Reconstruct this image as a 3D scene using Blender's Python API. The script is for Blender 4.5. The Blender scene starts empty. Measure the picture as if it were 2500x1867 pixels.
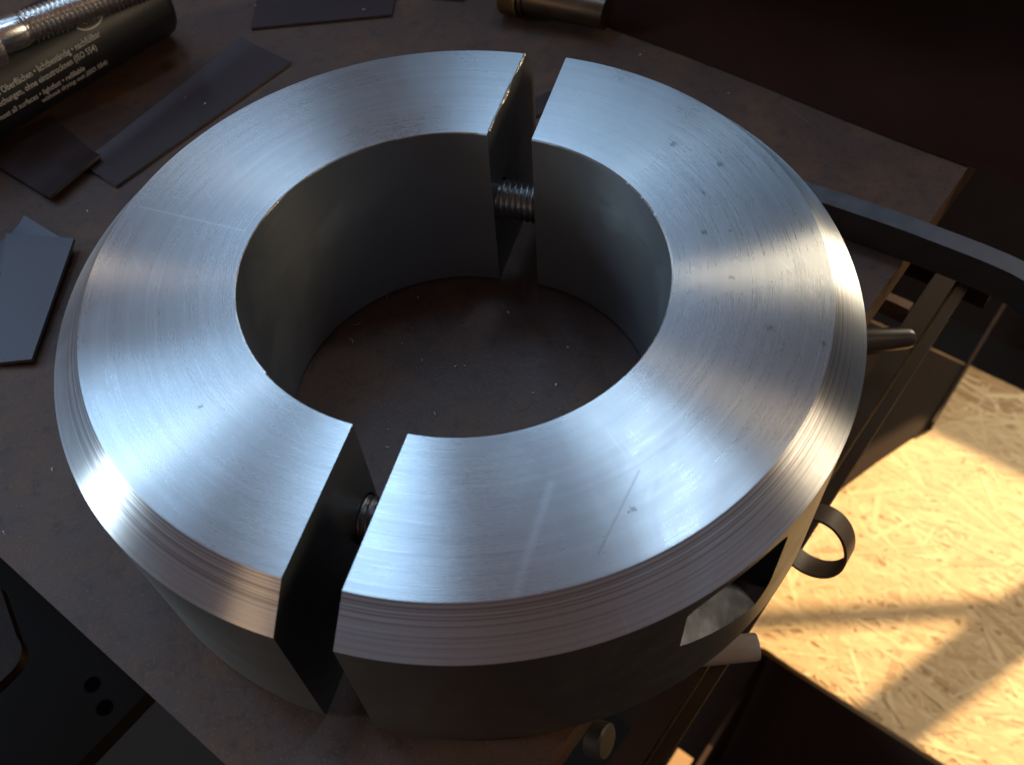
import bpy, bmesh, math, random
from mathutils import Vector, Matrix
random.seed(7)
MM = 0.001
scene = bpy.context.scene
col = scene.collection
RAD = math.radians

# ------------------------------------------------------------------ camera
cam_d = bpy.data.cameras.new('camera')
cam = bpy.data.objects.new('camera', cam_d); col.objects.link(cam)
right = Vector((0.98343432, -0.17382089, -0.05141235))
up = Vector((0.17036996, 0.78951716, 0.58960727))
fwd = Vector((0.06189512, 0.58859914, -0.80605213))
loc = Vector((-0.66939, -111.36450, 155.72938)) * MM
cam.matrix_world = Matrix(((right.x, up.x, -fwd.x, loc.x), (right.y, up.y, -fwd.y, loc.y),
                           (right.z, up.z, -fwd.z, loc.z), (0, 0, 0, 1)))
cam_d.sensor_width = 36.0
cam_d.lens = 2325.59 / 2500.0 * 36.0
cam_d.clip_start = 0.01; cam_d.clip_end = 50.0
cam_d.dof.use_dof = True
cam_d.dof.focus_distance = 0.172
cam_d.dof.aperture_fstop = 33.0
scene.camera = cam

# ------------------------------------------------------------------ world, lamps, exposure
world = bpy.data.worlds.new('World'); scene.world = world
world.use_nodes = True
bg = world.node_tree.nodes['Background']
bg.inputs[0].default_value = (0.170, 0.104, 0.086, 1)
bg.inputs[1].default_value = 0.60

def aim(o, target):
    o.rotation_euler = (Vector(target) - o.location).to_track_quat('-Z', 'Y').to_euler()

def polar(az, el, dist, target=(0, 0, 0.03)):
    a, e = RAD(az), RAD(el)
    return Vector(target) + Vector((math.cos(a) * math.cos(e), math.sin(a) * math.cos(e), math.sin(e))) * dist

def area_lamp(name, az, el, dist, sx, sy, rgb, watts, target=(0, 0, 0.03)):
    l = bpy.data.lights.new(name, 'AREA'); l.shape = 'RECTANGLE'
    l.size = sx; l.size_y = sy; l.color = rgb; l.energy = watts
    o = bpy.data.objects.new(name, l); col.objects.link(o)
    o.location = polar(az, el, dist, target); aim(o, target)
    return o

# sky from a window behind, split up; more lamps added for the collar's wedges
area_lamp('sky_wedge_light', 82, 47, 1.5, 0.17, 0.56, (0.40, 0.67, 1.0), 0.85)
area_lamp('sky_wedge_light', 100, 47, 1.5, 0.17, 0.56, (0.40, 0.67, 1.0), 0.85)
area_lamp('sky_wedge_light', 135, 47, 1.5, 0.15, 0.50, (0.40, 0.67, 1.0), 1.5)
area_lamp('sky_wedge_light', 152, 38, 1.5, 0.24, 0.50, (0.42, 0.69, 1.0), 1.7)
area_lamp('sky_wedge_light', 46, 66, 1.5, 0.11, 0.30, (0.52, 0.75, 1.0), 2.2)
area_lamp('sky_wedge_light', 128, 73, 1.6, 0.30, 0.30, (0.40, 0.67, 1.0), 1.5)
area_lamp('sky_wedge_light', 107, 61, 1.5, 0.15, 0.26, (0.42, 0.69, 1.0), 1.15)
# sky from the open side on the left
area_lamp('side_window_light', 172, 16, 1.4, 0.20, 0.46, (0.68, 0.87, 1.0), 7.0)
# warm evening glow from the sunny side, then two added warm lamps
area_lamp('warm_glow_light', 32, 31, 0.9, 0.10, 0.16, (1.0, 0.88, 0.68), 0.12)
area_lamp('warm_glow_light', 29, 9, 0.85, 0.16, 0.26, (1.0, 0.85, 0.60), 4.8)
area_lamp('warm_glow_light', -10, 21, 0.95, 0.20, 0.34, (1.0, 0.80, 0.54), 2.1)  # added to warm the near right chamfer and the plate corner
area_lamp('warm_glow_light', 128, 22, 1.5, 0.06, 0.26, (1.0, 0.80, 0.62), 0.22)  # added at the back for a warm stripe on the collar's left
# sunlit planks on the left front
area_lamp('plank_wall_light', 215, 14, 1.3, 0.22, 0.40, (1.0, 0.66, 0.38), 0.6)
# low evening sun coming through the side window, far away
SUN_AZ, SUN_EL = 22.0, 35.0
sp = bpy.data.lights.new('evening_sun_light', 'SPOT')
sp.energy = 3500; sp.color = (1.0, 0.69, 0.345); sp.shadow_soft_size = 0.024
sp.spot_size = RAD(16); sp.spot_blend = 0.0
sun = bpy.data.objects.new('evening_sun_light', sp); col.objects.link(sun)
sun_target = Vector((0.235, 0.06, -0.40))
sun.location = polar(SUN_AZ, SUN_EL, 5.0, sun_target); aim(sun, sun_target)

vs = scene.view_settings
vs.view_transform = 'Standard'; vs.look = 'None'; vs.gamma = 1.0; vs.exposure = 0.0
vs.use_curve_mapping = False

# ------------------------------------------------------------------ helpers
CU, SU = math.cos(RAD(42.63)), math.sin(RAD(42.63))
def uv(u, v, z=0.0):
    """bench coordinates in mm (u along the right edge, v across) -> world metres"""
    return Vector(((u * CU - v * SU) * MM, (u * SU + v * CU) * MM, z * MM))

def tag(o, label=None, cat=None, group=None, kind=None):
    if label: o['label'] = label
    if cat: o['category'] = cat
    if group: o['group'] = group
    if kind: o['kind'] = kind
    return o

def finish(name, bm, mat, parent=None, smooth=None, origin=None):
    me = bpy.data.meshes.new(name)
    bmesh.ops.recalc_face_normals(bm, faces=bm.faces)
    if origin is not None:
        bmesh.ops.translate(bm, verts=bm.verts, vec=-Vector(origin))
    bm.to_mesh(me); bm.free()
    if smooth is not None:
        for p in me.polygons: p.use_smooth = True
        me.set_sharp_from_angle(angle=RAD(smooth))
    me.materials.append(mat)
    o = bpy.data.objects.new(name, me); col.objects.link(o)
    if origin is not None: o.location = origin
    if parent is not None:
        o.parent = parent
    return o

def empty(name, loc):
    o = bpy.data.objects.new(name, None); col.objects.link(o)
    o.empty_display_size = 0.01; o.location = loc
    return o

def prism(bm, pts, z0, z1):
    """pts: list of world (x, y) metres; z in metres"""
    lo = [bm.verts.new((p[0], p[1], z0)) for p in pts]
    hi = [bm.verts.new((p[0], p[1], z1)) for p in pts]
    n = len(pts)
    bm.faces.new(lo); bm.faces.new(hi)
    for i in range(n):
        bm.faces.new((lo[i], lo[(i + 1) % n], hi[(i + 1) % n], hi[i]))

def uvbox(bm, u0, u1, v0, v1, z0, z1):
    prism(bm, [uv(u0, v0), uv(u1, v0), uv(u1, v1), uv(u0, v1)], z0 * MM, z1 * MM)

def bevel_all(bm, w, seg=2, ang=30):
    ed = [e for e in bm.edges if len(e.link_faces) == 2 and e.calc_face_angle(0) > RAD(ang)]
    bmesh.ops.bevel(bm, geom=ed, offset=w, segments=seg, affect='EDGES', profile=0.5)

def lathe(bm, prof, mat4, seg=40):
    """prof: list of (radius, axial) along local z, closed at both ends when radius is 0"""
    rows = []
    for r, a in prof:
        if r < 1e-9:
            rows.append([bm.verts.new(mat4 @ Vector((0, 0, a)))])
        else:
            rows.append([bm.verts.new(mat4 @ Vector((r * math.cos(2 * math.pi * k / seg), r * math.sin(2 * math.pi * k / seg), a))) for k in range(seg)])
    for A, B in zip(rows, rows[1:]):
        for k in range(seg):
            k2 = (k + 1) % seg
            if len(A) == 1 and len(B) == 1: continue
            if len(A) == 1: bm.faces.new((A[0], B[k2], B[k]))
            elif len(B) == 1: bm.faces.new((A[k], A[k2], B[0]))
            else: bm.faces.new((A[k], A[k2], B[k2], B[k]))

def axis_matrix(origin, direction):
    q = Vector(direction).normalized().to_track_quat('Z', 'Y')
    return Matrix.Translation(origin) @ q.to_matrix().to_4x4()

def threaded(bm, r, pitch, a0, a1, mat4, depth, seg=36):
    """a real helical thread along local z from a0 to a1"""
    per = 6
    rows = []
    n = int((a1 - a0) / pitch * per)
    for i in range(n + 1):
        a = a0 + (a1 - a0) * i / n
        row = []
        for k in range(seg):
            t = (a / pitch - k / seg) % 1.0
            tri = 1 - abs(2 * t - 1)
            fade = min(1.0, i / per, (n - i) / per)
            rr = r - depth * fade * (1 - min(1, tri * 1.35)) - depth * (1 - fade) * 0.6
            row.append(bm.verts.new(mat4 @ Vector((rr * math.cos(2 * math.pi * k / seg), rr * math.sin(2 * math.pi * k / seg), a))))
        rows.append(row)
    for A, B in zip(rows, rows[1:]):
        for k in range(seg):
            bm.faces.new((A[k], A[(k + 1) % seg], B[(k + 1) % seg], B[k]))
    bm.faces.new(rows[0][::-1]); bm.faces.new(rows[-1])

# ------------------------------------------------------------------ node helpers
class NT:
    def __init__(self, name):
        self.m = bpy.data.materials.new(name); self.m.use_nodes = True
        self.t = self.m.node_tree; self.n = self.t.nodes; self.l = self.t.links
        self.p = self.n['Principled BSDF']
        self.tc = self.n.new('ShaderNodeTexCoord')
    def link(self, a, b): self.l.new(a, b)
    def put(self, sock, v):
        if hasattr(v, 'is_output'): self.l.new(v, sock)
        else: sock.default_value = v
    def math(self, op, a, b=0.0, clamp=False):
        x = self.n.new('ShaderNodeMath'); x.operation = op; x.use_clamp = clamp
        self.put(x.inputs[0], a); self.put(x.inputs[1], b); return x.outputs[0]
    def vmath(self, op, a, b=None, c=None):
        x = self.n.new('ShaderNodeVectorMath'); x.operation = op
        self.put(x.inputs[0], a)
        if b is not None: self.put(x.inputs[1], b)
        return x.outputs['Value'] if op in ('LENGTH', 'DOT_PRODUCT', 'DISTANCE') else x.outputs[0]
    def scale(self, a, s):
        x = self.n.new('ShaderNodeVectorMath'); x.operation = 'SCALE'
        self.put(x.inputs[0], a); self.put(x.inputs['Scale'], s); return x.outputs[0]
    def sep(self, a):
        x = self.n.new('ShaderNodeSeparateXYZ'); self.l.new(a, x.inputs[0]); return x.outputs
    def comb(self, a, b, c):
        x = self.n.new('ShaderNodeCombineXYZ')
        for i, v in enumerate((a, b, c)): self.put(x.inputs[i], v)
        return x.outputs[0]
    def noise(self, vec, scale, detail=3.0, rough=0.55, dist=0.0):
        x = self.n.new('ShaderNodeTexNoise'); self.l.new(vec, x.inputs['Vector'])
        x.inputs['Scale'].default_value = scale; x.inputs['Detail'].default_value = detail
        x.inputs['Roughness'].default_value = rough; x.inputs['Distortion'].default_value = dist
        return x.outputs['Fac']
    def ramp(self, fac, stops):
        x = self.n.new('ShaderNodeValToRGB'); self.put(x.inputs[0], fac)
        e = x.color_ramp.elements
        while len(e) < len(stops): e.new(0.5)
        for q, (pos, c) in zip(e, stops):
            q.position = pos
            q.color = (c, c, c, 1) if isinstance(c, (int, float)) else (*c, 1)
        return x.outputs[0]
    def mix(self, fac, a, b, mode='MIX'):
        x = self.n.new('ShaderNodeMix'); x.data_type = 'RGBA'; x.blend_type = mode
        self.put(x.inputs[0], fac)
        for i, v in ((6, a), (7, b)):
            if hasattr(v, 'is_output'): self.l.new(v, x.inputs[i])
            else: x.inputs[i].default_value = (*v, 1) if len(v) == 3 else v
        return x.outputs[2]
    def bump(self, h, strength, dist, normal=None):
        x = self.n.new('ShaderNodeBump'); x.inputs['Strength'].default_value = strength
        x.inputs['Distance'].default_value = dist; self.l.new(h, x.inputs['Height'])
        if normal is not None: self.l.new(normal, x.inputs['Normal'])
        return x.outputs[0]
    def set(self, **k):
        for a, v in k.items():
            s = self.p.inputs[a.replace('_', ' ')]
            if isinstance(v, tuple) and len(v) == 3: v = (*v, 1)
            self.put(s, v)

RB = 0.5124 * 65.0
# scratches and flecks on the collar's top face, in mm in each half's own coordinates
def turned_steel(name, base_ang, scratches=(), flecks=()):
    t = NT(name)
    P = t.tc.outputs['Object']
    x, y, z = t.sep(P)
    r = t.math('MULTIPLY', t.vmath('LENGTH', t.comb(x, y, 0.0)), 1000.0)      # mm
    cb_, sb_ = math.cos(base_ang), math.sin(base_ang)
    th = t.math('ARCTAN2', t.math('SUBTRACT', t.math('MULTIPLY', y, cb_), t.math('MULTIPLY', x, sb_)),
                t.math('ADD', t.math('MULTIPLY', x, cb_), t.math('MULTIPLY', y, sb_)))
    zmm = t.math('MULTIPLY', z, 1000.0)
    rz = t.math('SUBTRACT', r, zmm)                                            # runs across the grooves everywhere
    # lines that run round the axis, each fading in and out along its arc
    polar_c = t.comb(rz, t.math('MULTIPLY', th, 1.1), 0.0)
    fine = t.noise(polar_c, 3.2, 4.0, 0.65)
    coarse = t.noise(polar_c, 0.75, 3.0, 0.6)
    bright = t.noise(t.comb(t.math('MULTIPLY', rz, 1.0), t.math('MULTIPLY', th, 0.8), 5.0), 1.6, 2.0, 0.5)
    streak = t.ramp(bright, [(0.60, 0.0), (0.72, 1.0)])
    blotch = t.noise(P, 70.0, 4.0, 0.6)
    basec = t.mix(t.ramp(coarse, [(0.3, 0.0), (0.7, 1.0)]), (0.57, 0.58, 0.585), (0.66, 0.665, 0.67))
    basec = t.mix(t.math('MULTIPLY', t.ramp(blotch, [(0.45, 0.0), (0.75, 1.0)]), 0.22), basec, (0.36, 0.37, 0.385))
    basec = t.mix(t.math('MULTIPLY', streak, 0.34), basec, (0.82, 0.83, 0.84))
    smear = t.noise(P, 26.0, 5.0, 0.7, 1.2)
    smearm = t.ramp(smear, [(0.50, 0.0), (0.70, 1.0)])
    basec = t.mix(t.math('MULTIPLY', smearm, 0.24), basec, (0.40, 0.40, 0.40))
    hair = t.noise(t.comb(t.math('ADD', t.math('MULTIPLY', x, 6.0), t.math('MULTIPLY', y, 2.0)), t.math('MULTIPLY', t.math('SUBTRACT', y, t.math('MULTIPLY', x, 0.33)), 0.35), 0.0), 240.0, 2.0, 0.5, 0.3)
    basec = t.mix(t.math('MULTIPLY', t.ramp(hair, [(0.66, 0.0), (0.74, 1.0)]), 0.30), basec, (0.80, 0.81, 0.82))
    grain = t.noise(P, 1500.0, 2.0, 0.6)
    basec = t.mix(t.math('MULTIPLY', grain, 0.10), basec, (0.25, 0.26, 0.28))
    top = t.math('GREATER_THAN', zmm, 39.7)
    # coarse tool grooves on the chamfer, dirt in them
    gn = t.noise(t.comb(rz, t.math('MULTIPLY', th, 0.05), 9.0), 2.0, 1.5, 0.5)
    gm = t.math('MULTIPLY', t.math('GREATER_THAN', rz, 19.2), t.math('LESS_THAN', rz, 30.8))
    gm = t.math('MULTIPLY', gm, t.ramp(t.math('DIVIDE', t.math('SUBTRACT', rz, 19.0), 12.0), [(0.0, 1.0), (0.45, 1.0), (0.62, 0.35), (1.0, 0.25)]))
    groove = t.math('MULTIPLY', t.ramp(gn, [(0.43, 1.0), (0.52, 0.0)]), gm)
    basec = t.mix(t.math('MULTIPLY', groove, 0.6), basec, (0.20, 0.17, 0.17))
    # darker colour and more roughness on bore, slots and outer wall
    geo = t.n.new('ShaderNodeNewGeometry')
    nz = t.math('ABSOLUTE', t.sep(geo.outputs['True Normal'])[2])
    wallm = t.math('LESS_THAN', nz, 0.4)
    wn = t.noise(t.comb(t.math('MULTIPLY', th, 7.0), t.math('MULTIPLY', zmm, 0.10), 2.0), 1.6, 6.0, 0.7)
    borem = t.math('LESS_THAN', r, RB + 0.2)
    basec = t.mix(t.math('MULTIPLY', wallm, t.math('SUBTRACT', 0.8, t.math('MULTIPLY', borem, 0.66))), t.mix(borem, basec, (0.43, 0.47, 0.51)), t.mix(wn, (0.10, 0.105, 0.10), (0.24, 0.25, 0.235)))
    Pm = t.scale(t.comb(x, y, 0.0), 1000.0)
    for (ax, ay), (bx, by), w, colr, amt in scratches:
        A = Vector((ax, ay, 0)); B = Vector((bx, by, 0)); D = B - A; L = D.length; D.normalize()
        pa = t.vmath('SUBTRACT', Pm, tuple(A))
        s = t.vmath('DOT_PRODUCT', pa, tuple(D))
        s = t.math('MINIMUM', t.math('MAXIMUM', s, 0.0), L)
        near = t.scale(t.comb(D.x, D.y, 0.0), s)
        dd = t.vmath('LENGTH', t.vmath('SUBTRACT', pa, near))
        dd = t.math('ADD', dd, t.math('MULTIPLY', t.math('SUBTRACT', fine, 0.5), w * 1.2))
        mk = t.math('SUBTRACT', 1.0, t.math('DIVIDE', dd, w), True)
        mk = t.math('MULTIPLY', t.math('MULTIPLY', mk, amt), top)
        basec = t.mix(mk, basec, colr)
    for (fx, fy, w) in flecks:
        dd = t.vmath('LENGTH', t.vmath('SUBTRACT', Pm, (fx, fy, 0.0)))
        dd = t.math('ADD', dd, t.math('MULTIPLY', t.math('SUBTRACT', grain, 0.5), w * 4.5))
        mk = t.math('MULTIPLY', t.math('LESS_THAN', dd, w), top)
        basec = t.mix(t.math('MULTIPLY', mk, 0.55), basec, (0.14, 0.12, 0.11))
    rough = t.math('ADD', t.math('MULTIPLY', fine, 0.12), 0.19)
    rough = t.math('ADD', rough, t.math('MULTIPLY', blotch, 0.06))
    rough = t.math('ADD', rough, t.math('MULTIPLY', wallm, 0.14))
    chm = t.math('MULTIPLY', t.math('GREATER_THAN', nz, 0.4), t.math('LESS_THAN', nz, 0.93))
    rough = t.math('ADD', rough, t.math('MULTIPLY', chm, 0.05))
    rough = t.math('ADD', rough, t.math('MULTIPLY', smearm, 0.07))
    hgt = t.math('SUBTRACT', t.math('ADD', fine, t.math('MULTIPLY', coarse, 1.5)), t.math('MULTIPLY', groove, 1.4))
    nrm = t.bump(hgt, 0.12, 0.00004)
    # the metal scatters across its grooves: radial on the face, axial on the walls
    rad = t.vmath('NORMALIZE', t.comb(x, y, 0.0))
    tan = t.vmath('SUBTRACT', rad, (0.0, 0.0, 1.0))
    vt = t.n.new('ShaderNodeVectorTransform'); vt.vector_type = 'VECTOR'; vt.convert_from = 'OBJECT'; vt.convert_to = 'WORLD'
    t.link(tan, vt.inputs[0])
    t.set(Base_Color=basec, Metallic=1.0, Roughness=rough, Anisotropic=t.math('SUBTRACT', 0.99, t.math('MULTIPLY', wallm, 0.45)), Tangent=vt.outputs[0], Normal=nrm)
    return t.m

def plain_metal(name, c, rough=0.35, var=0.25, metallic=1.0, scale=300.0, bump=0.1):
    t = NT(name); P = t.tc.outputs['Object']
    n = t.noise(P, scale, 4.0, 0.6)
    dark = tuple(q * (1 - var) for q in c)
    t.set(Base_Color=t.mix(n, dark, c), Metallic=metallic,
          Roughness=t.math('ADD', t.math('MULTIPLY', n, 0.2), rough - 0.1), Normal=t.bump(n, bump, 0.0001))
    return t.m

def rusty_plate(name, gain=1.0):
    t = NT(name); P = t.tc.outputs['Object']
    g = lambda c: tuple(q * gain * 0.78 for q in c)
    big = t.noise(P, 14.0, 5.0, 0.62, 0.4)
    mid = t.noise(P, 55.0, 5.0, 0.65)
    fine = t.noise(P, 900.0, 3.0, 0.6)
    pits = t.noise(P, 260.0, 3.0, 0.7)
    c = t.mix(t.ramp(big, [(0.35, 0.0), (0.65, 1.0)]), g((0.104, 0.062, 0.052)), g((0.158, 0.086, 0.056)))
    c = t.mix(t.math('MULTIPLY', t.ramp(mid, [(0.48, 0.0), (0.70, 1.0)]), 0.8), c, g((0.21, 0.105, 0.05)))
    c = t.mix(t.ramp(pits, [(0.30, 0.55), (0.48, 0.0)]), c, g((0.040, 0.026, 0.024)))
    c = t.mix(t.math('MULTIPLY', fine, 0.45), c, g((0.058, 0.038, 0.035)))
    px, py, pz = t.sep(P)
    for ca_, sa_, off_ in ((0.82, 0.57, 0.0), (-0.35, 0.94, 3.0)):
        al = t.math('ADD', t.math('MULTIPLY', px, ca_), t.math('MULTIPLY', py, sa_)); ac = t.math('SUBTRACT', t.math('MULTIPLY', py, ca_), t.math('MULTIPLY', px, sa_))
        sc_ = t.noise(t.comb(t.math('MULTIPLY', al, 18.0), t.math('MULTIPLY', ac, 900.0), off_), 1.0, 2.0, 0.5, 0.2)
        c = t.mix(t.math('MULTIPLY', t.ramp(sc_, [(0.70, 0.0), (0.78, 1.0)]), 0.13), c, g((0.26, 0.22, 0.20)))
    speck = t.noise(P, 1900.0, 1.0, 0.5)
    c = t.mix(t.math('MULTIPLY', t.ramp(speck, [(0.62, 0.0), (0.72, 1.0)]), 0.5), c, g((0.22, 0.15, 0.11)))
    rough = t.math('ADD', t.math('MULTIPLY', mid, 0.25), 0.36)
    t.set(Base_Color=c, Metallic=0.25, Roughness=rough, Specular_IOR_Level=0.45,
          Normal=t.bump(t.math('ADD', fine, t.math('MULTIPLY', pits, 2.0)), 0.35, 0.00012))
    return t.m

def sheet_metal(name, c, sc=40.0):
    t = NT(name); P = t.tc.outputs['Object']
    n = t.noise(P, sc, 5.0, 0.6); f = t.noise(P, 1200.0, 2.0, 0.6)
    cc = t.mix(n, tuple(q * 0.65 for q in c), c)
    cc = t.mix(t.math('MULTIPLY', f, 0.35), cc, tuple(q * 0.5 for q in c))
    t.set(Base_Color=cc, Metallic=0.3, Roughness=t.math('ADD', t.math('MULTIPLY', n, 0.2), 0.36), Normal=t.bump(f, 0.2, 0.00008))
    return t.m

def matte(name, c, rough=0.7, sc=60.0, var=0.4):
    t = NT(name); P = t.tc.outputs['Object']
    n = t.noise(P, sc, 5.0, 0.6)
    t.set(Base_Color=t.mix(n, tuple(q * (1 - var) for q in c), c), Roughness=rough, Normal=t.bump(n, 0.2, 0.0004))
    return t.m

M_plate = rusty_plate('rusty_mill_scale')
M_rail = matte('oxide_paint', (0.045, 0.025, 0.017), 0.7, 90.0)
M_edge = rusty_plate('cut_plate_edge', 1.6)
M_rail.node_tree.nodes['Principled BSDF'].inputs['Specular IOR Level'].default_value = 0.15
M_lug = rusty_plate('dark_lug_steel', 0.28)
M_lower = matte('dark_lower_steel', (0.016, 0.013, 0.013), 0.75, 40.0)
M_lower.node_tree.nodes['Principled BSDF'].inputs['Specular IOR Level'].default_value = 0.08
M_lug.node_tree.nodes['Principled BSDF'].inputs['Specular IOR Level'].default_value = 0.12
M_lug.node_tree.nodes['Principled BSDF'].inputs['Metallic'].default_value = 0.0
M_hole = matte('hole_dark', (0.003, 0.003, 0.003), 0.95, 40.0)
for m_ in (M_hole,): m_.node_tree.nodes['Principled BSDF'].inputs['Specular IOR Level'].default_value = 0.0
M_cut = plain_metal('sheared_edge', (0.30, 0.29, 0.29), 0.4, 0.5)
M_dark = matte('dark_floor', (0.016, 0.012, 0.010), 0.8, 20.0)
M_wood = matte('raw_wood', (0.42, 0.25, 0.12), 0.65, 120.0)
M_dwood = matte('dark_wood', (0.06, 0.035, 0.025), 0.7, 60.0)
M_screw = plain_metal('zinc_steel', (0.80, 0.78, 0.75), 0.26, 0.12, bump=0.015)
M_clamp = plain_metal('oiled_steel', (0.40, 0.39, 0.39), 0.34, 0.15, bump=0.015)
M_black = plain_metal('blackened_steel', (0.13, 0.125, 0.125), 0.38, metallic=0.8)
M_bar = plain_metal('flat_bar_steel', (0.19, 0.185, 0.195), 0.42, metallic=0.9)
M_brass = plain_metal('brass', (0.46, 0.32, 0.16), 0.36)
M_gun = plain_metal('brown_steel', (0.16, 0.115, 0.085), 0.36)
M_pale = matte('pale_zinc', (0.34, 0.30, 0.28), 0.40, 200.0, 0.2)
M_dull = matte('dull_zinc', (0.05, 0.042, 0.03), 0.5, 200.0, 0.3)
M_strip = matte('brown_strip', (0.16, 0.11, 0.075), 0.45, 200.0, 0.2)
M_sheet = sheet_metal('dark_sheet', (0.050, 0.027, 0.027))
M_sheet2 = sheet_metal('blued_sheet', (0.115, 0.115, 0.138))
M_chip = plain_metal('bright_shaving', (0.66, 0.65, 0.62), 0.4)
M_burr = plain_metal('bright_burr', (0.80, 0.77, 0.70), 0.34)
M_pocket = plain_metal('milled_pocket', (0.15, 0.165, 0.20), 0.22, 0.92, scale=150.0, bump=0.25)  # light and dark patches and blue tint imitate reflections in the pocket
M_pen = NT('black_plastic'); _n = M_pen.noise(M_pen.tc.outputs['Object'], 60.0, 4.0)
M_pen.set(Base_Color=M_pen.mix(_n, (0.005, 0.0055, 0.008), (0.010, 0.011, 0.015)), Roughness=M_pen.math('ADD', M_pen.math('MULTIPLY', _n, 0.15), 0.36)); M_pen = M_pen.m
M_print = matte('silver_print', (0.80, 0.79, 0.76), 0.5, 900.0, 0.35)

# ------------------------------------------------------------------ setting: floor, wall with the side window
bm = bmesh.new(); uvbox(bm, -2500, 2500, -2500, 2500, -860, -850)
tag(finish('floor', bm, M_dark), kind='structure')

W_U = 900.0
bm = bmesh.new()
SILL, HEAD, JAMB, JAMB2 = 20.0, 300.0, -277.0, -560.0
uvbox(bm, W_U, W_U + 40, -1100, 250, -850, SILL)
uvbox(bm, W_U, W_U + 40, -1100, 250, HEAD, 900)
uvbox(bm, W_U, W_U + 40, JAMB, 250, SILL, HEAD)
uvbox(bm, W_U, W_U + 40, -1100, JAMB2, SILL, HEAD)
wall = tag(finish('wall', bm, M_dwood), kind='structure')
bm = bmesh.new(); uvbox(bm, W_U + 8, W_U + 30, -418, -396, SILL, HEAD)
finish('window_bar', bm, M_dwood, wall)
# leaning lath across the pane
def lath(v0, z0, v1, z1, w):
    bm = bmesh.new()
    d = Vector((v1 - v0, z1 - z0)).normalized(); n = Vector((-d.y, d.x)) * w / 2
    q = [(v0 + n.x, z0 + n.y), (v1 + n.x, z1 + n.y), (v1 - n.x, z1 - n.y), (v0 - n.x, z0 - n.y)]
    a = [bm.verts.new(uv(W_U + 10, v, z)) for v, z in q]; b = [bm.verts.new(uv(W_U + 18, v, z)) for v, z in q]
    bm.faces.new(a); bm.faces.new(b)
    for i in range(4): bm.faces.new((a[i], a[(i + 1) % 4], b[(i + 1) % 4], b[i]))
    return finish('window_lath', bm, M_dwood, wall)
def to_window(u, v, z):
    s = (W_U + 14 - u) / math.cos(RAD(SUN_AZ - 42.63))
    return v + s * math.sin(RAD(SUN_AZ - 42.63)), z + s * math.tan(RAD(SUN_EL))
a = to_window(179, -52, -400); b = to_window(261, -152, -400)
lath(a[0], a[1], b[0], b[1], 6.0)

# ------------------------------------------------------------------ workbench: rusty plate, rails
bench = tag(empty('workbench', uv(100, 50, -850)), 'rusty brown steel workbench plate with rails under its open edge', 'workbench')
def child(name, bm, mat, smooth=None):
    o = finish(name, bm, mat, bench, smooth)
    o.matrix_parent_inverse = Matrix.Translation(-bench.location)
    return o
bm = bmesh.new(); uvbox(bm, -76.3, 700, -55.6, 600, -11, 0)
bevel_all(bm, 0.5 * MM, 2)
child('top_plate', bm, M_plate)
bm = bmesh.new(); uvbox(bm, -60, 142, -62.5, -56.8, -75, -50); bevel_all(bm, 0.8 * MM)
child('rail', bm, M_rail)
bm = bmesh.new(); uvbox(bm, -60, 142, -66.0, -63.2, -56, -52); bevel_all(bm, 0.6 * MM)
child('rail', bm, M_rail)
bm = bmesh.new(); uvbox(bm, 118.6, 121.6, -56.6, -40, -54, -48); bevel_all(bm, 0.5 * MM)
child('cross_bar', bm, M_edge)
bm = bmesh.new(); uvbox(bm, 142.2, 147, -72, -40, -60, -50); bevel_all(bm, 0.5 * MM)
child('cross_bar', bm, M_rail)
for u0, v0 in ((30, 60), (560, 60), (560, 560), (30, 560)):
    bm = bmesh.new(); uvbox(bm, u0, u0 + 40, v0, v0 + 40, -850, -11.2); child('leg', bm, M_rail)

# unseen upright board with a wing, added to throw shade over the far corner
bm = bmesh.new(); uvbox(bm, 204, 222, -66, 330, 0.2, 200)
upright = tag(finish('shade_board', bm, M_dwood), 'unseen upright board added to shade the far corner of the plate', 'board')
bm = bmesh.new(); uvbox(bm, 204.5, 221.5, -160, -66.2, 0.4, 60)
finish('shade_wing', bm, M_dwood, upright)

# dark maroon sheet standing in for deep shade over the far corner
t = NT('maroon_shade'); P = t.tc.outputs['Object']
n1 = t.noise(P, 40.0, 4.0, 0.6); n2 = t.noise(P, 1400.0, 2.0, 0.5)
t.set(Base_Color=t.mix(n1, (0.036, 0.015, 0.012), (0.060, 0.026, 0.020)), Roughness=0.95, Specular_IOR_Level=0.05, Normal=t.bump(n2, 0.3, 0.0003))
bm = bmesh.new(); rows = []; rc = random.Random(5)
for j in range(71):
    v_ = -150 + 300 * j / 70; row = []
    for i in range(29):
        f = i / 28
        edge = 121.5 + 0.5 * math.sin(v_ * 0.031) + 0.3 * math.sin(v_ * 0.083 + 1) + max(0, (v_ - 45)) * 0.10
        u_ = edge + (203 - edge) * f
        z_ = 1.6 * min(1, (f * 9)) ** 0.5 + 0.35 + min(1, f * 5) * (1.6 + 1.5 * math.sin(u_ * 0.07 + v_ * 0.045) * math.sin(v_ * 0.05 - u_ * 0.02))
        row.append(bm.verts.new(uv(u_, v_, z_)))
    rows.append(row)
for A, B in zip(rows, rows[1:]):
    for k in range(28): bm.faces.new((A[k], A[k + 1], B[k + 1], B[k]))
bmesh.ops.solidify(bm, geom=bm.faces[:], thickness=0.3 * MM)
tag(finish('shade_sheet', bm, t.m, smooth=60), 'dark maroon sheet standing in for shade on the far corner of the bench', 'shade_sheet')

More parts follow.
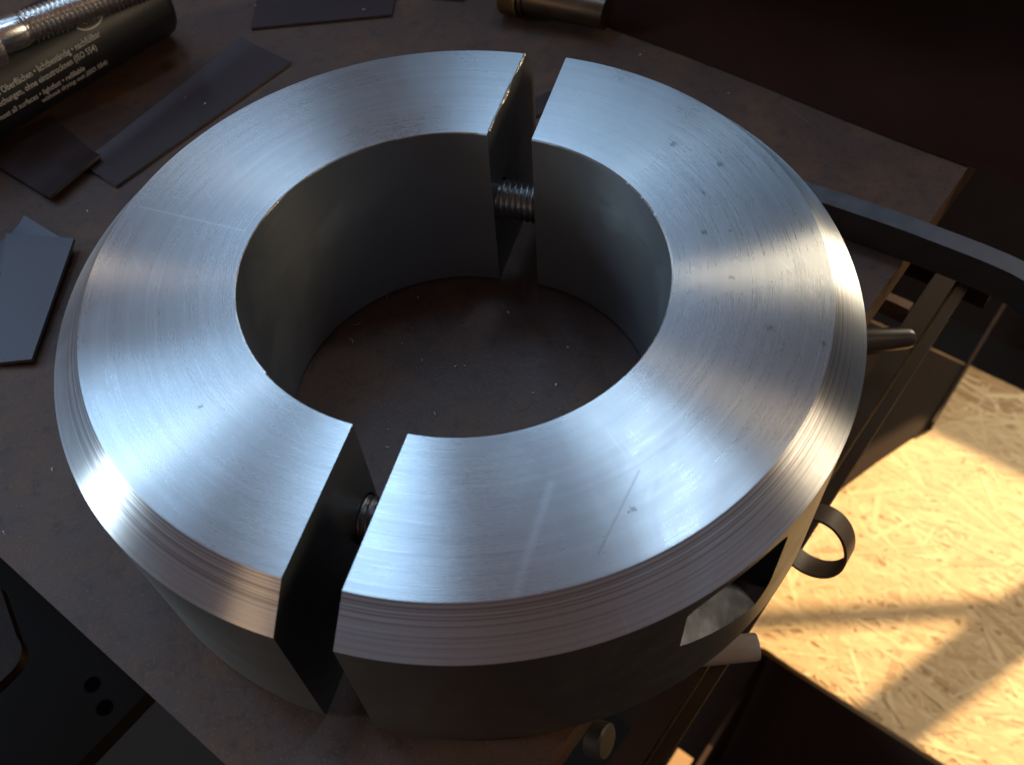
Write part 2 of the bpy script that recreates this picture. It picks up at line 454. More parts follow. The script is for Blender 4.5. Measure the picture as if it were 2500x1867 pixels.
# unseen box added behind to keep lamp light off the far corner
bm = bmesh.new(); prism(bm, [Vector(q) * MM for q in ((70, 129), (146, 114), (158, 168), (82, 183))], 0.0002, 0.105); bevel_all(bm, 1.5 * MM)
tag(finish('shade_box', bm, M_dwood), 'unseen box added behind the brass rod to block light', 'box')

# lower plate with holes, seen past the front edge
low = empty('lower_bracket', uv(-100, 80, -66))
tag(low, 'dark lower steel bracket plate with a round hole beside the bench edge', 'bracket')
bm = bmesh.new()
uvbox(bm, -190, -60, 38.5, 200, -66, -60)
o = finish('plate', bm, M_lower, low); o.matrix_parent_inverse = Matrix.Translation(-low.location)
for hu, hv in ((-84.7, 43.8), (-83.0, 50.5)):  # flat black discs; the holes' inner darkness is painted on
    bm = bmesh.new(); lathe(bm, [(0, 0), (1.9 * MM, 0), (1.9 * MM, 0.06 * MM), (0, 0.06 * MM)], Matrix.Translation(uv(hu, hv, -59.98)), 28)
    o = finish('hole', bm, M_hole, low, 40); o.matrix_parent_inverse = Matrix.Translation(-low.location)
bm = bmesh.new()
pts = [uv(-120, 44.5)]
for k in range(7):
    a = RAD(-90 + 90 * k / 6); pts.append(uv(-90 + 5 * math.cos(a), 49.5 + 5 * math.sin(a)))
pts += [uv(-80.5, 62), uv(-81, 75), uv(-120, 75)]
prism(bm, pts, -28 * MM, -25 * MM); bevel_all(bm, 0.4 * MM)
tag(finish('bench_foot', bm, M_lug, smooth=40), 'dark rounded steel lug below the left edge of the bench', 'lug')

# ------------------------------------------------------------------ OSB board in the sun
t = NT('osb_strand'); P = t.tc.outputs['Object']
att = t.n.new('ShaderNodeAttribute'); att.attribute_name = 'strand'; 
n1 = t.noise(P, 120.0, 4.0, 0.6); 
cc = t.ramp(att.outputs['Fac'], [(0.0, (0.34, 0.21, 0.10)), (0.06, (0.49, 0.34, 0.18)), (0.6, (0.55, 0.40, 0.22)), (1.0, (0.63, 0.49, 0.29))])
cc = t.mix(t.math('MULTIPLY', n1, 0.3), cc, (0.30, 0.17, 0.07))
t.set(Base_Color=cc, Roughness=0.6, Normal=t.bump(n1, 0.25, 0.0006))
M_osb = t.m
M_osbcore = matte('osb_core', (0.42, 0.26, 0.12), 0.7, 150.0)
osb = empty('strand_board', uv(260, -200, -418)); tag(osb, 'pale strand board lit by low evening sun under the bench', 'board')
bm = bmesh.new(); uvbox(bm, 161, 430, -700, 60, -406, -400)
o = finish('panel', bm, M_osbcore, osb); o.matrix_parent_inverse = Matrix.Translation(-osb.location)
verts, faces, shade = [], [], []
for i in range(6000):
    near = i < 4300
    u0 = random.uniform(164, 390) if near else random.uniform(300, 428)
    v0 = random.uniform(-330, 30) if near else random.uniform(-600, 40)
    L = random.uniform(14, 48); w = random.uniform(1.0, 4.6)
    a = random.gauss(RAD(97), 0.55)
    h = random.uniform(0.1, 0.55); g = random.random()
    tl = random.uniform(-0.15, 0.15)
    b0 = len(verts)
    ca, sa = math.cos(a), math.sin(a)
    taper = random.uniform(0.45, 1.0)
    base = [(-L / 2, -w / 2 * taper), (-L / 6, -w / 2), (L / 2, -w / 2 * random.uniform(.4, 1)), (L / 2 * random.uniform(.8, 1), w / 2 * taper), (L / 8, w / 2), (-L / 2 * random.uniform(.8, 1), w / 2 * random.uniform(.4, 1))]
    ok = []
    for lx, ly in base:
        uu = min(429.8, max(161.2, u0 + lx * ca - ly * sa)); ok.append((uu, v0 + lx * sa + ly * ca, lx, ly))
    for uu, vv, lx, ly in ok: verts.append(uv(uu, vv, -400 + h + tl * ly / w))
    for uu, vv, lx, ly in ok: verts.append(uv(uu, vv, -400.6))
    faces.append(tuple(range(b0, b0 + 6)))
    for k in range(6): faces.append((b0 + k, b0 + 6 + k, b0 + 6 + (k + 1) % 6, b0 + (k + 1) % 6))
    shade += [g] * 7
me = bpy.data.meshes.new('strands'); me.from_pydata(verts, [], faces)
at = me.attributes.new('strand', 'FLOAT', 'FACE'); at.data.foreach_set('value', shade)
me.materials.append(M_osb)
o = bpy.data.objects.new('strands', me); col.objects.link(o); o.parent = osb
o.matrix_parent_inverse = Matrix.Translation(-osb.location); o['kind'] = 'stuff'
for u0, u1 in ((200, 240), (370, 410)):
    bm = bmesh.new(); uvbox(bm, u0, u1, -700, 60, -850, -406.2)
    o = finish('support', bm, M_dwood, osb); o.matrix_parent_inverse = Matrix.Translation(-osb.location)

SHADE_PANEL = [(362, -67), (320, -52.0), (283, -40.6), (257, -35.6), (225, -26.5), (205, -19), (205, 58), (425, 58), (425, -67)]
M_shade_panel = matte('shade_panel_skin', (0.024, 0.014, 0.009), 0.6, 25.0)  # near-black colour carries the shade beside the sunlit patch
M_shade_panel.node_tree.nodes['Principled BSDF'].inputs['Specular IOR Level'].default_value = 0.08
# lath lying on the strand board, its tip in the sun
bm = bmesh.new(); uvbox(bm, 362, 520, -69.4, -67.4, -399.2, -390); bevel_all(bm, 0.6 * MM)
tag(finish('wooden_lath', bm, M_rail), 'narrow wooden lath on the strand board with a sunlit edge', 'lath')
# dark panel put where the strand board only lies in shade
bm = bmesh.new(); prism(bm, [uv(*q) for q in SHADE_PANEL], -399.3 * MM, -396 * MM)
tag(finish('shade_panel', bm, M_shade_panel), 'dark panel standing in for shade on the strand board beside the sunlit patch', 'panel')
# wooden post and board on edge low down
bm = bmesh.new(); uvbox(bm, 50, 94, -49.5, -39, -850, -440); bevel_all(bm, 1.0 * MM)
tag(finish('wooden_post', bm, M_wood), 'small sunlit wooden post end below the collar', 'post')
bm = bmesh.new(); uvbox(bm, 90, 178, -55.2, -52.4, -850, -440); bevel_all(bm, 0.6 * MM)
tag(finish('thin_board', bm, M_rail), 'thin brown board on edge running to the strand board', 'board')

# ------------------------------------------------------------------ the split collar
S = 65.0
RB, H, DZ, RO, RC = 0.5124 * S, 0.6147 * S, 0.0919 * S, 0.9047 * S, S
ANG = 1.1102
dvec = Vector((math.cos(ANG), math.sin(ANG), 0)); nvec = Vector((dvec.y, -dvec.x, 0))
OFF = Vector((0.0821, -0.0328, 0)) * S * MM
HW_L, HW_R = 0.0214 * S, 0.0220 * S
SC_E, SC_Z, SC_R = 0.59 * S, 0.30 * S, 4.0
collar = tag(empty('split_shaft_collar', (0.002, -0.001, 0)), 'large bright turned steel collar split into two halves on the rusty plate', 'collar')

def section():
    p = [(RB, 0.4), (RB, H - 0.25), (RB + 0.25, H), (RO - 0.15, H)]
    # chamfer cut in coarse turning steps
    rnd = random.Random(3)
    n = 26
    for i in range(n + 1):
        f = i / n
        r = RO + 0.05 + (RC - RO - 0.05) * f; z = H - 0.05 - (DZ - 0.05) * f
        depth = 0.0 if i in (0, n) else (0.075 * rnd.random() if i < 15 else 0.022 * rnd.random())
        p.append((r - depth * 0.7, z - depth * 0.7))
    p += [(RC, H - DZ - 0.3), (RC, 0.5), (RC - 0.5, 0.0), (RB + 0.4, 0.0)]
    return p

def half(sign, hw, center, mat, label):
    """sign +1: side towards nvec"""
    prof = section(); N = 180
    base = math.atan2(nvec.y * sign, nvec.x * sign)
    bm = bmesh.new(); rows = []
    for r, z in prof:
        lim = math.acos(hw / r)
        rows.append([bm.verts.new(Vector((r * math.cos(base - lim + 2 * lim * k / N), r * math.sin(base - lim + 2 * lim * k / N), z)) * MM) for k in range(N + 1)])
    m = len(rows)
    for i in range(m):
        A, B = rows[i], rows[(i + 1) % m]
        for k in range(N): bm.faces.new((A[k], A[k + 1], B[k + 1], B[k]))
    bm.faces.new([r_[0] for r_ in rows]); bm.faces.new([r_[-1] for r_ in rows][::-1])
    o = finish('collar_half', bm, mat, None)
    o.location = center
    # holes: screw clearance and, from the outside, the milled pocket for the head
    cuts = []
    for e in (-1, 1):
        c = bmesh.new()
        org = (dvec * e * SC_E + Vector((0, 0, SC_Z))) * MM
        lathe(c, [(0, -30 * MM), (4.35 * MM, -30 * MM), (4.35 * MM, 24 * MM), (0, 24 * MM)], axis_matrix(org, nvec * sign), 32)
        cuts.append(finish('cut', c, mat))
        if (sign > 0 and e < 0) or (sign < 0 and e > 0):
            c = bmesh.new()
            w, z0, z1 = 0.122 * S, 0.125 * S, 0.485 * S
            z1 = 0.50 * S
            out = []
            for q in range(17):
                a = math.pi + math.pi * q / 16; out.append((w * math.cos(a), z0 + w + w * math.sin(a)))
            for q in range(17):
                a = math.pi * q / 16; out.append((w * math.cos(a), z1 - w * 0.4 + w * 0.4 * math.sin(a)))
            pos = lambda x_, z_, n_: (dvec * (e * SC_E + x_) + nvec * sign * n_ + Vector((0, 0, z_))) * MM
            A = [c.verts.new(pos(x_, z_, 0.45 * S + 1.2 * (z1 - z_))) for x_, z_ in out]
            B = [c.verts.new(pos(x_, z_, 1.4 * S)) for x_, z_ in out]
            c.faces.new(A); c.faces.new(B)
            for k in range(len(A)): c.faces.new((A[k], A[(k + 1) % len(A)], B[(k + 1) % len(A)], B[k]))
            cuts.append(finish('cut', c, M_pocket))
    for c in cuts:
        c.location = center
        md = o.modifiers.new('b', 'BOOLEAN'); md.operation = 'DIFFERENCE'; md.solver = 'EXACT'; md.object = c; md.material_mode = 'TRANSFER'
    dg = bpy.context.evaluated_depsgraph_get()
    me = bpy.data.meshes.new_from_object(o.evaluated_get(dg))
    o.modifiers.clear(); o.data = me; me.name = 'collar_half'
    for c in cuts: bpy.data.objects.remove(c)
    for p in me.polygons: p.use_smooth = True
    me.set_sharp_from_angle(angle=RAD(20))
    o.parent = collar; o.matrix_parent_inverse = Matrix.Translation(-collar.location)
    o['label'] = label
    return o

ox, oy = 5.34, -2.13
def rel(p): return (p[0] - ox, p[1] - oy)
scr_r = [(rel((2.7, -60.4)), rel((10.5, -45.2)), 0.9, (0.80, 0.82, 0.84), 0.55),
         (rel((14.5, -57.0)), rel((23.0, -45.7)), 0.25, (0.30, 0.31, 0.33), 0.6)]
scr_l = [((-50.5, 25.7), (-31.5, 15.0), 0.22, (0.85, 0.86, 0.87), 0.8)]
fl_r = [(*rel(q), w) for q, w in (((46.4, 19.8), .55), ((52.8, 12.7), .5), ((48.1, 6.2), .4), ((45.3, -3.0), .45), ((49.6, -3.7), .28), ((46.5, -13.7), .4), ((49.1, -24.9), .55), ((55.9, -29.6), .42), ((43.8, -19.9), .28), ((20.6, -51.4), .5))]
fl_l = [(-38.5, -21.2, .35)]
M_right = turned_steel('turned_steel_right', math.atan2(nvec.y, nvec.x), scr_r, fl_r)
M_left = turned_steel('turned_steel_left', math.atan2(-nvec.y, -nvec.x), scr_l, fl_l)
hl = half(-1, HW_L, Vector((0, 0, 0.0001)), M_left, 'collar half with bright burr along its bore rim')
hr = half(1, HW_R, OFF + Vector((0, 0, 0.0001)), M_right, 'collar half with the milled screw pocket facing outwards')

# burrs: thin ragged lips on the left half's bore rim and on the back slot edge
def burr(path, parent, w, hgt, seed, gap=0.0):
    rnd = random.Random(seed); bm = bmesh.new()
    prev = None
    for q, side in path:
        wob = 0.6 + 0.4 * math.sin(len(bm.verts) * 0.021 + seed) * math.sin(len(bm.verts) * 0.0047)
        s = w * wob * rnd.uniform(0.75, 1.05); hh = hgt * wob * rnd.uniform(0.6, 1.0)
        row = [bm.verts.new((q - side * 0.25) * MM), bm.verts.new((q + side * s * 0.5 + Vector((0, 0, hh))) * MM),
               bm.verts.new((q + side * s + Vector((0, 0, -0.10))) * MM), bm.verts.new((q + Vector((0, 0, -0.35))) * MM)]
        if prev:
            for k in range(4): bm.faces.new((prev[k], prev[(k + 1) % 4], row[(k + 1) % 4], row[k]))
        else: bm.faces.new(row)
        prev = row
    bm.faces.new(prev[::-1])
    o = finish('burr', bm, M_burr, parent)
    return o
path = []
base = math.atan2(-nvec.y, -nvec.x)
for k in range(521):
    a = base - 1.45 + 2.45 * k / 520
    rv = Vector((math.cos(a), math.sin(a), 0))
    path.append((rv * (RB + 0.05) + Vector((0, 0, H - 0.02)), -rv))
burr(path, hl, 0.24, 0.18, 1)
path = []
for k in range(161):
    e = RB + 1.0 + (RO - RB - 1.0) * k / 160
    path.append((dvec * e - nvec * HW_L + Vector((0, 0, H - 0.02)), nvec))
burr(path, hl, 0.6, 0.30, 2)

# clamp screws across the two slots
for e, lab in ((-1, 'clamp screw bridging the near slot'), (1, 'clamp screw bridging the far slot')):
    bm = bmesh.new()
    mid = (dvec * e * SC_E + nvec * 0.044 * S + Vector((0, 0, SC_Z + 0.1))) * MM
    A = axis_matrix(mid, nvec * (1 if e < 0 else -1))
    threaded(bm, SC_R * MM, 1.25 * MM, -26 * MM, 22 * MM, A, 0.62 * MM)
    o = finish('clamp_screw', bm, M_clamp, collar, 35); o.matrix_parent_inverse = Matrix.Translation(-collar.location)
    o['label'] = lab

# ------------------------------------------------------------------ things lying round the collar
def sheet(name, pts, z, th, label, mat, bend=None, group=None, heights=None):
    """thin sheet offcut; bend = (edge index, height) lifts that edge a little"""
    n = 10
    bm = bmesh.new()
    p = [Vector((a, b, 0)) for a, b in pts]
    g0, g1 = [], []
    for i in range(n + 1):
        r0, r1 = [], []
        for j in range(n + 1):
            s, t_ = i / n, j / n
            q = (p[0] * (1 - s) + p[1] * s) * (1 - t_) + (p[3] * (1 - s) + p[2] * s) * t_
            zz = z
            if heights: zz += (heights[0] * (1 - s) + heights[1] * s) * (1 - t_) + (heights[3] * (1 - s) + heights[2] * s) * t_
            if bend:
                f = {0: 1 - t_, 1: s, 2: t_, 3: 1 - s}[bend[0]]
                zz += bend[1] * max(0, f - 0.7) ** 2 / 0.09
            q = Vector((q.x, q.y, 0)) * MM
            r0.append(bm.verts.new(q + Vector((0, 0, zz * MM)))); r1.append(bm.verts.new(q + Vector((0, 0, (zz + th) * MM))))
        g0.append(r0); g1.append(r1)
    for i in range(n):
        for j in range(n):
            bm.faces.new((g0[i][j], g0[i][j + 1], g0[i + 1][j + 1], g0[i + 1][j])); bm.faces.new((g1[i][j], g1[i + 1][j], g1[i + 1][j + 1], g1[i][j + 1]))
    rim = [(i, 0) for i in range(n)] + [(n, j) for j in range(n)] + [(i, n) for i in range(n, 0, -1)] + [(0, j) for j in range(n, 0, -1)]
    for a, b in zip(rim, rim[1:] + rim[:1]):
        f_ = bm.faces.new((g0[a[0]][a[1]], g0[b[0]][b[1]], g1[b[0]][b[1]], g1[a[0]][a[1]])); f_.material_index = 1
    o = finish(name, bm, mat, smooth=40, origin=Vector((p[0].x, p[0].y, z)) * MM)
    o.data.materials.append(M_cut)
    return tag(o, label, 'sheet offcut', group)
G = 'sheet metal offcuts scattered on the plate'
sheet('sheet_offcut', [(-42.0, 135.2), (-29.0, 121.1), (-73.6, 81.0), (-82.5, 91.0)], 0.15, 0.7, 'long narrow dark sheet strip lying between marker and collar', M_sheet, (3, 0.7), G)
sheet('sheet_offcut', [(-88.4, 78.9), (-77.6, 91.7), (-92.5, 113.0), (-111.2, 103.3)], 0.2, 0.9, 'dark square sheet offcut with one bent bright edge beside the marker', M_sheet, (0, 1.6), G)
sheet('sheet_offcut', [(-39.6, 140.1), (0.3, 136.5), (4.6, 157.5), (-36.1, 170.7)], 0.15, 0.7, 'wide dark brown sheet offcut behind the collar', M_sheet, None, G)
sheet('sheet_offcut', [(12.6, 142.2), (21.4, 138.8), (23.6, 148.0), (13.0, 150.8)], 0.15, 0.6, 'tiny dark sheet offcut next to the brass rod', M_sheet, None, G)
sheet('sheet_offcut', [(-94.2, 73.9), (-83.8, 63.2), (-89.2, 49.0), (-103.0, 62.4)], 0.15, 0.9, 'blue-grey sheet corner sticking out from under another offcut', M_sheet2, (0, 1.2), G)
sheet('sheet_offcut', [(-97.1, 67.4), (-80.9, 62.0), (-87.0, 28.3), (-96.4, 29.6)], 0.3, 0.9, 'blue-grey sheet offcut propped on another beside the collar', M_sheet2, None, G, (2.0, 2.0, 0.8, 0.2))
sheet('sheet_offcut', [(30.5, 88.5), (37.5, 92.0), (40.0, 86.5), (31.0, 82.5)], 0.15, 0.7, 'dark sheet scrap seen through the far slot', M_sheet, None, G)

# marker pen
R_P = 11.5
PA = RAD(40); pax = Vector((math.cos(PA), math.sin(PA), 0)); pnr = Vector((-math.sin(PA), math.cos(PA), 0))
C0 = Vector((-79.2, 134.3, R_P + 0.1))
marker = tag(empty('marker_pen', (C0 - Vector((0, 0, R_P))) * MM), 'thick black marker pen with small silver lettering', 'marker')
def pchild(name, bm, mat, smooth=None, parent=None):
    o = finish(name, bm, mat, parent or marker, smooth)
    o.matrix_parent_inverse = Matrix.Translation(-marker.location)
    return o
bm = bmesh.new()
E1 = 19.5
lathe(bm, [(0, -90 * MM), (R_P * MM, -90 * MM), (R_P * MM, (E1 - 2.4) * MM), ((R_P - 0.25) * MM, (E1 - 1.3) * MM), ((R_P - 0.9) * MM, (E1 - 0.5) * MM), ((R_P - 2.0) * MM, E1 * MM), (7.5 * MM, (E1 + 0.1) * MM), (7.0 * MM, (E1 - 0.5) * MM), (0, (E1 - 0.5) * MM)], axis_matrix(C0 * MM, pax), 72)
barrel = pchild('barrel', bm, M_pen, 30)
def on_pen(s, arc, lift=0.10):
    """s mm along the pen, arc mm round it from the top towards the viewer"""
    ph = arc / R_P
    return (C0 + pax * s + (R_P + lift) * (-pnr * math.sin(ph) + Vector((0, 0, 1)) * math.cos(ph))) * MM
def pen_text(txt, s_end, arc, size, squeeze=1.0):
    cu = bpy.data.curves.new('t', 'FONT'); cu.body = txt; cu.size = size; cu.align_x = 'RIGHT'; cu.resolution_u = 2; cu.offset = 0.018
    o = bpy.data.objects.new('t', cu); col.objects.link(o)
    dg = bpy.context.evaluated_depsgraph_get(); dg.update()
    me = bpy.data.meshes.new_from_object(o.evaluated_get(dg))
    bpy.data.objects.remove(o)
    for v in me.vertices:
        v.co = on_pen(s_end + v.co.x * squeeze, arc - v.co.y)
    me.materials.append(M_print)
    q = bpy.data.objects.new('lettering', me); col.objects.link(q); q.parent = marker
    q.matrix_parent_inverse = Matrix.Translation(-marker.location)
    return q
pen_text('f\u00fcr fast alle Oberfl\u00e4chen \u2022 lichtbest\u00e4ndig \u2022 nachf\u00fcllbar', -3.6, 14.6, 2.25, 0.78)
pen_text('bei kurzen Unterbrechungen, ohne einzutrocknen (ISO 554)', -6.2, 17.0, 2.25, 0.78)
pen_text('for almost all surfaces \u2022 lightfast \u2022 refillable', -11.5, 20.2, 2.2, 0.78)
pen_text('without drying out (ISO 554)', -5.0, 22.4, 2.2, 0.78)
# printed marks: a ring and a framed E
def pen_loop(pts, w, name):
    bm = bmesh.new(); n = len(pts); q = []
    cx = sum(p_[0] for p_ in pts) / n; cy = sum(p_[1] for p_ in pts) / n
    for (s, a) in pts:
        dl = math.hypot(s - cx, a - cy); f = (dl - w) / dl
        q.append((bm.verts.new(on_pen(s, a)), bm.verts.new(on_pen(cx + (s - cx) * f, cy + (a - cy) * f))))
    for i in range(n):
        a, b = q[i], q[(i + 1) % n]; bm.faces.new((a[0], b[0], b[1], a[1]))
    return pchild(name, bm, M_print)
pen_loop([(-4.0 + 4.2 * math.cos(2 * math.pi * k / 48), 9.6 + 2.7 * math.sin(2 * math.pi * k / 48)) for k in range(48)], 0.45, 'printed_ring')
pen_text('PP', -2.6, 10.3, 2.0, 0.9)
sq = []
for (a0, b0), (a1, b1) in zip(((3.6, 6.6), (8.8, 6.6), (8.8, 11.8), (3.6, 11.8)), ((8.8, 6.6), (8.8, 11.8), (3.6, 11.8), (3.6, 6.6))):
    for k in range(8): sq.append((a0 + (a1 - a0) * k / 8, b0 + (b1 - b0) * k / 8))
pen_loop(sq, 0.5, 'printed_frame')
pen_text('E', 7.6, 10.6, 4.0, 1.0)

# cap screw lying on the marker
bx0, bx1 = Vector((-94.4, 112.3, 25.2)), Vector((-71.6, 125.8, 23.3))
bd = (bx1 - bx0).normalized()
scr = tag(empty('cap_screw', bx0 * MM), 'bright threaded cap screw lying across the black marker', 'screw')
A = axis_matrix(bx0 * MM, bd)
bm = bmesh.new(); threaded(bm, 4.0 * MM, 1.25 * MM, 6.0 * MM, 46 * MM, A, 0.65 * MM)
o = finish('thread', bm, M_screw, scr, 35); o.matrix_parent_inverse = Matrix.Translation(-scr.location)
bm = bmesh.new(); lathe(bm, [(0, -1.0 * MM), (4.0 * MM, -1.0 * MM), (4.0 * MM, 5.4 * MM), (3.5 * MM, 6.4 * MM), (0, 6.4 * MM)], A, 40)
o = finish('shank', bm, M_screw, scr, 35); o.matrix_parent_inverse = Matrix.Translation(-scr.location)
bm = bmesh.new(); lathe(bm, [(0, -9 * MM), (6.2 * MM, -9 * MM), (6.5 * MM, -8.6 * MM), (6.5 * MM, -1.6 * MM), (6.2 * MM, -1.0 * MM), (0, -1.0 * MM)], A, 40)
o = finish('head', bm, M_screw, scr, 35); o.matrix_parent_inverse = Matrix.Translation(-scr.location)

# brass rod with knurled end
r0, r1 = Vector((32.0, 131.6, 6.4)), Vector((58.0, 113.2, 6.4))
rd = (r1 - r0).normalized()
rod = tag(empty('brass_rod', (r0 - Vector((0, 0, 6.4))) * MM), 'brass rod with a knurled end knob behind the collar', 'rod')
A = axis_matrix(r0 * MM, rd)
bm = bmesh.new()
lathe(bm, [(0, 0), (5.2 * MM, 0), (6.2 * MM, 0.7 * MM)] + [((6.3 - (0.22 if k % 2 else 0)) * MM, (1.0 + 0.3 * k) * MM) for k in range(16)] + [(6.2 * MM, 6.1 * MM), (5.0 * MM, 6.5 * MM), (0, 6.5 * MM)], A, 48)
o = finish('knob', bm, M_brass, rod, 50); o.matrix_parent_inverse = Matrix.Translation(-rod.location)
bm = bmesh.new()
lathe(bm, [(0, 6.6 * MM), (5.6 * MM, 6.6 * MM), (5.6 * MM, 7.6 * MM), (5.0 * MM, 8.0 * MM), (4.6 * MM, 31 * MM), (0, 31 * MM)], A, 48)
o = finish('shaft', bm, M_gun, rod, 40); o.matrix_parent_inverse = Matrix.Translation(-rod.location)

# bent flat bar on the plate, reaching out past its edge
bm = bmesh.new()
cl = [(60.0, 55.5), (72.0, 44.9), (84.7, 33.8), (97.8, 22.3), (105.5, 14.9), (112.3, 8.1), (117.0, 2.5), (119.6, -3.0), (120.0, -10.0), (118.0, -18.0), (114.0, -27.0)]
def cr(P_, n=6):
    out = []
    for i in range(len(P_) - 1):
        a, b, c, d = (Vector(P_[max(0, min(len(P_) - 1, i + k))]) for k in (-1, 0, 1, 2))
        for j in range(n):
            s = j / n
            out.append(0.5 * ((2 * b) + (c - a) * s + (2 * a - 5 * b + 4 * c - d) * s * s + (3 * b - a - 3 * c + d) * s ** 3))
    return out + [Vector(P_[-1])]
cl = cr(cl); prev = None
for i, q in enumerate(cl):
    tdir = (cl[min(i + 1, len(cl) - 1)] - cl[max(i - 1, 0)]).normalized(); nn = Vector((-tdir.y, tdir.x)) * 2.4
    row = [bm.verts.new(Vector((q.x + nn.x, q.y + nn.y, 0.15)) * MM), bm.verts.new(Vector((q.x + nn.x, q.y + nn.y, 8.0)) * MM), bm.verts.new(Vector((q.x - nn.x, q.y - nn.y, 8.0)) * MM), bm.verts.new(Vector((q.x - nn.x, q.y - nn.y, 0.15)) * MM)]
    if prev:
        for k in range(4): bm.faces.new((prev[k], prev[(k + 1) % 4], row[(k + 1) % 4], row[k]))
    else: bm.faces.new(row)
    prev = row
bm.faces.new(prev[::-1]); bevel_all(bm, 0.35 * MM, 2, 40)
tag(finish('bent_flat_bar', bm, M_bar, smooth=35), 'grey bent flat steel bar reaching over the edge of the plate', 'bar')

# dark pin under the collar's far side
bm = bmesh.new()
A = axis_matrix(Vector((99.0, 23.7, -37.0)) * MM, Vector((11.2, -1.1, -0.3)))
lathe(bm, [(0, -4 * MM), (4.2 * MM, -4 * MM), (2.7 * MM, 15.6 * MM), (2.3 * MM, 16.8 * MM), (1.4 * MM, 17.4 * MM), (0, 17.5 * MM)], A, 36)
tag(finish('steel_pin', bm, M_black, smooth=35), 'short dark steel pin with a shiny tip beside the rail', 'pin')

# pale tube end on the rail
bm = bmesh.new()
A = axis_matrix(Vector((43.0, -43.6, -46.0)) * MM, Vector((10.2, -0.9, 0)))
lathe(bm, [(0, -4 * MM), (3.0 * MM, -4 * MM), (3.0 * MM, 11.0 * MM), (2.8 * MM, 11.4 * MM), (2.1 * MM, 11.4 * MM), (2.0 * MM, 9.5 * MM), (0, 9.5 * MM)], A, 40)
tag(finish('tube_end', bm, M_pale, smooth=35), 'pale tube end poking out from under the collar', 'tube')
# pale round washer under the plate edge
bm = bmesh.new()
A = axis_matrix(uv(-29.2, -55.7, -34.0), uv(0.2, -1.0, 0.35))
lathe(bm, [(0, -2.5 * MM), (3.6 * MM, -2.5 * MM), (3.6 * MM, 0.6 * MM), (3.2 * MM, 1.0 * MM), (0, 1.2 * MM)], A, 36)
tag(finish('bolt_head', bm, M_dull, smooth=35), 'dull round bolt head under the edge of the plate', 'bolt')

# curled strip of steel by the collar's lower right
bm = bmesh.new()
ctr = Vector((74.3, -24.9, -42.0))
N = 64; prev = None
vr = Vector((0.3281, 0.3785, -0.8655)); lat = (right * -0.5 - up * 0.85).normalized()
axd = (-vr * 0.72 + lat * 0.69).normalized()
e1 = axd.cross(Vector((0, 0, 1))).normalized(); e2 = axd.cross(e1).normalized()
for k in range(N + 1):
    a = 2 * math.pi * 0.97 * k / N + 0.4
    rr = 7.4 + 0.15 * math.sin(3 * a)
    c = ctr + (e1 * math.cos(a) * 1.0 + e2 * math.sin(a) * 1.12) * rr
    rn = (e1 * math.cos(a) + e2 * math.sin(a))
    w = 2.9
    sh = axd * (0.6 * k / N)
    row = [bm.verts.new((c + sh - axd * w - rn * 0.35) * MM), bm.verts.new((c + sh - axd * w + rn * 0.35) * MM), bm.verts.new((c + sh + axd * w + rn * 0.35) * MM), bm.verts.new((c + sh + axd * w - rn * 0.35) * MM)]
    if prev:
        for j in range(4): bm.faces.new((prev[j], prev[(j + 1) % 4], row[(j + 1) % 4], row[j]))
    else: bm.faces.new(row)
    prev = row
bm.faces.new(prev[::-1])
tag(finish('curled_strip', bm, M_strip, smooth=35), 'dark curled steel strip forming a loop in front of the sunlit board', 'strip')

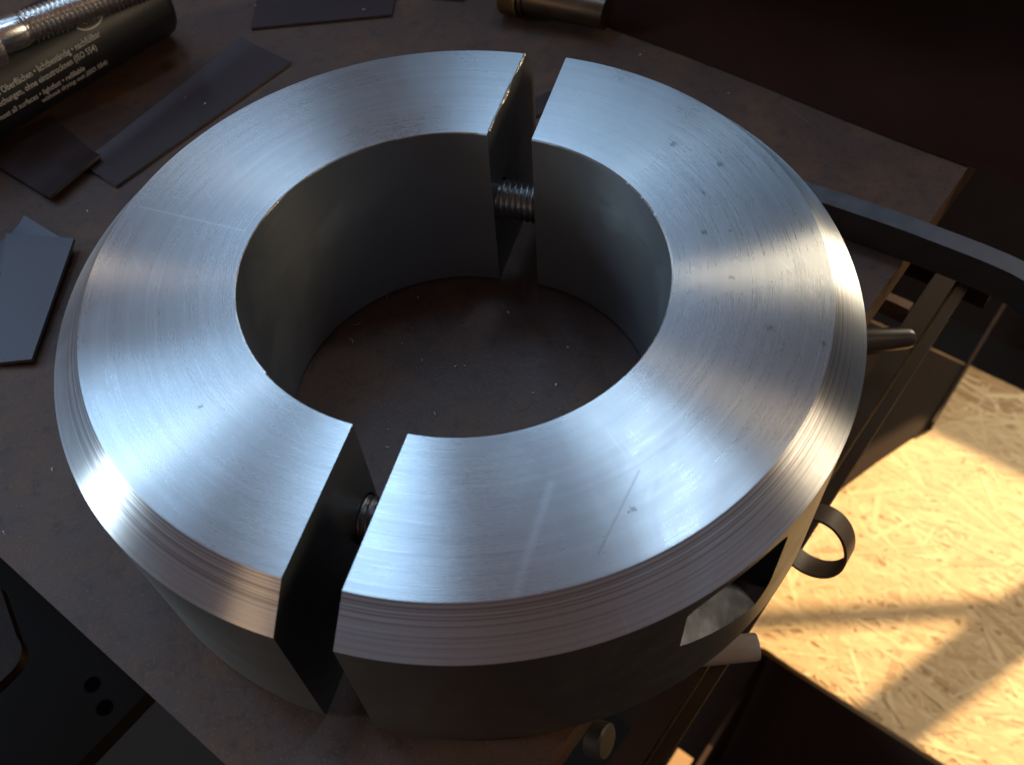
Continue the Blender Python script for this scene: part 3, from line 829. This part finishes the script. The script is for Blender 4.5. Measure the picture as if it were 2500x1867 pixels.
# bright shavings on the plate
inside = [(-7.4, 20.8), (3.8, 20.6), (-20.2, 20.0), (-18.7, 24.8), (-11.5, 31.0), (-4.7, 29.2), (13.6, 20.6), (0.8, 8.6), (2.5, 8.4), (7.3, 6.2), (24.1, 8.6), (22.2, 1.7), (19.7, -0.1), (14.8, -1.2), (-5.3, -2.2), (11.7, -4.6), (19.5, -6.4), (-14.5, -4.0), (-15.3, -8.2), (-9.8, 17.1), (-6.1, 11.9)]
outside = [(-80.7, 0.6), (-88.2, -12.0), (-80.3, 74.3), (63.7, 102.0), (81.5, 80.5)]
onsheet = [(-57.4, 111.9), (-52.0, 108.0), (-38.3, 150.8), (-7.3, 140.4)]
def chip_mesh(L, w, curl):
    bm = bmesh.new(); prev = None
    for k in range(7):
        s = k / 6; a = curl * (s - 0.5)
        x_ = L * (s - 0.5); y_ = L * 0.25 * math.cos(a * 1.6); ww = w * (0.35 + 0.65 * math.sin(math.pi * s))
        z_ = 0.12 + 0.12 * math.sin(5 * s)
        row = [bm.verts.new(Vector((x_, y_ - ww, z_)) * MM), bm.verts.new(Vector((x_, y_ + ww, z_ + 0.1)) * MM), bm.verts.new(Vector((x_, y_, z_ - 0.1)) * MM)]
        if prev:
            for j in range(3): bm.faces.new((prev[j], prev[(j + 1) % 3], row[(j + 1) % 3], row[j]))
        else: bm.faces.new(row)
        prev = row
    bm.faces.new(prev[::-1])
    me = bpy.data.meshes.new('shaving'); bmesh.ops.recalc_face_normals(bm, faces=bm.faces); bm.to_mesh(me); bm.free()
    me.materials.append(M_chip); return me
long_chip = chip_mesh(2.6, 0.16, 2.2); short_chip = chip_mesh(0.8, 0.18, 0.8)
for lst, z, lab, grp in ((inside, 0.1, 'tiny bright metal shaving on the plate inside the collar bore', 'shavings inside the bore'),
                         (outside, 0.1, 'tiny bright metal shaving on the bare plate outside the collar', 'shavings outside the collar'),
                         (onsheet, 0.95, 'tiny bright metal shaving lying on a dark sheet offcut', 'shavings on the offcuts')):
    for i, (x_, y_) in enumerate(lst):
        big = lst is inside and i in (0, 1, 2, 3)
        o = bpy.data.objects.new('metal_shaving', long_chip if big else short_chip); col.objects.link(o)
        o.location = Vector((x_, y_, z)) * MM; o.rotation_euler.z = random.uniform(0, 6.28)
        s = random.uniform(0.5, 1.0); o.scale = (s, s, s)
        tag(o, lab, 'shaving', grp)
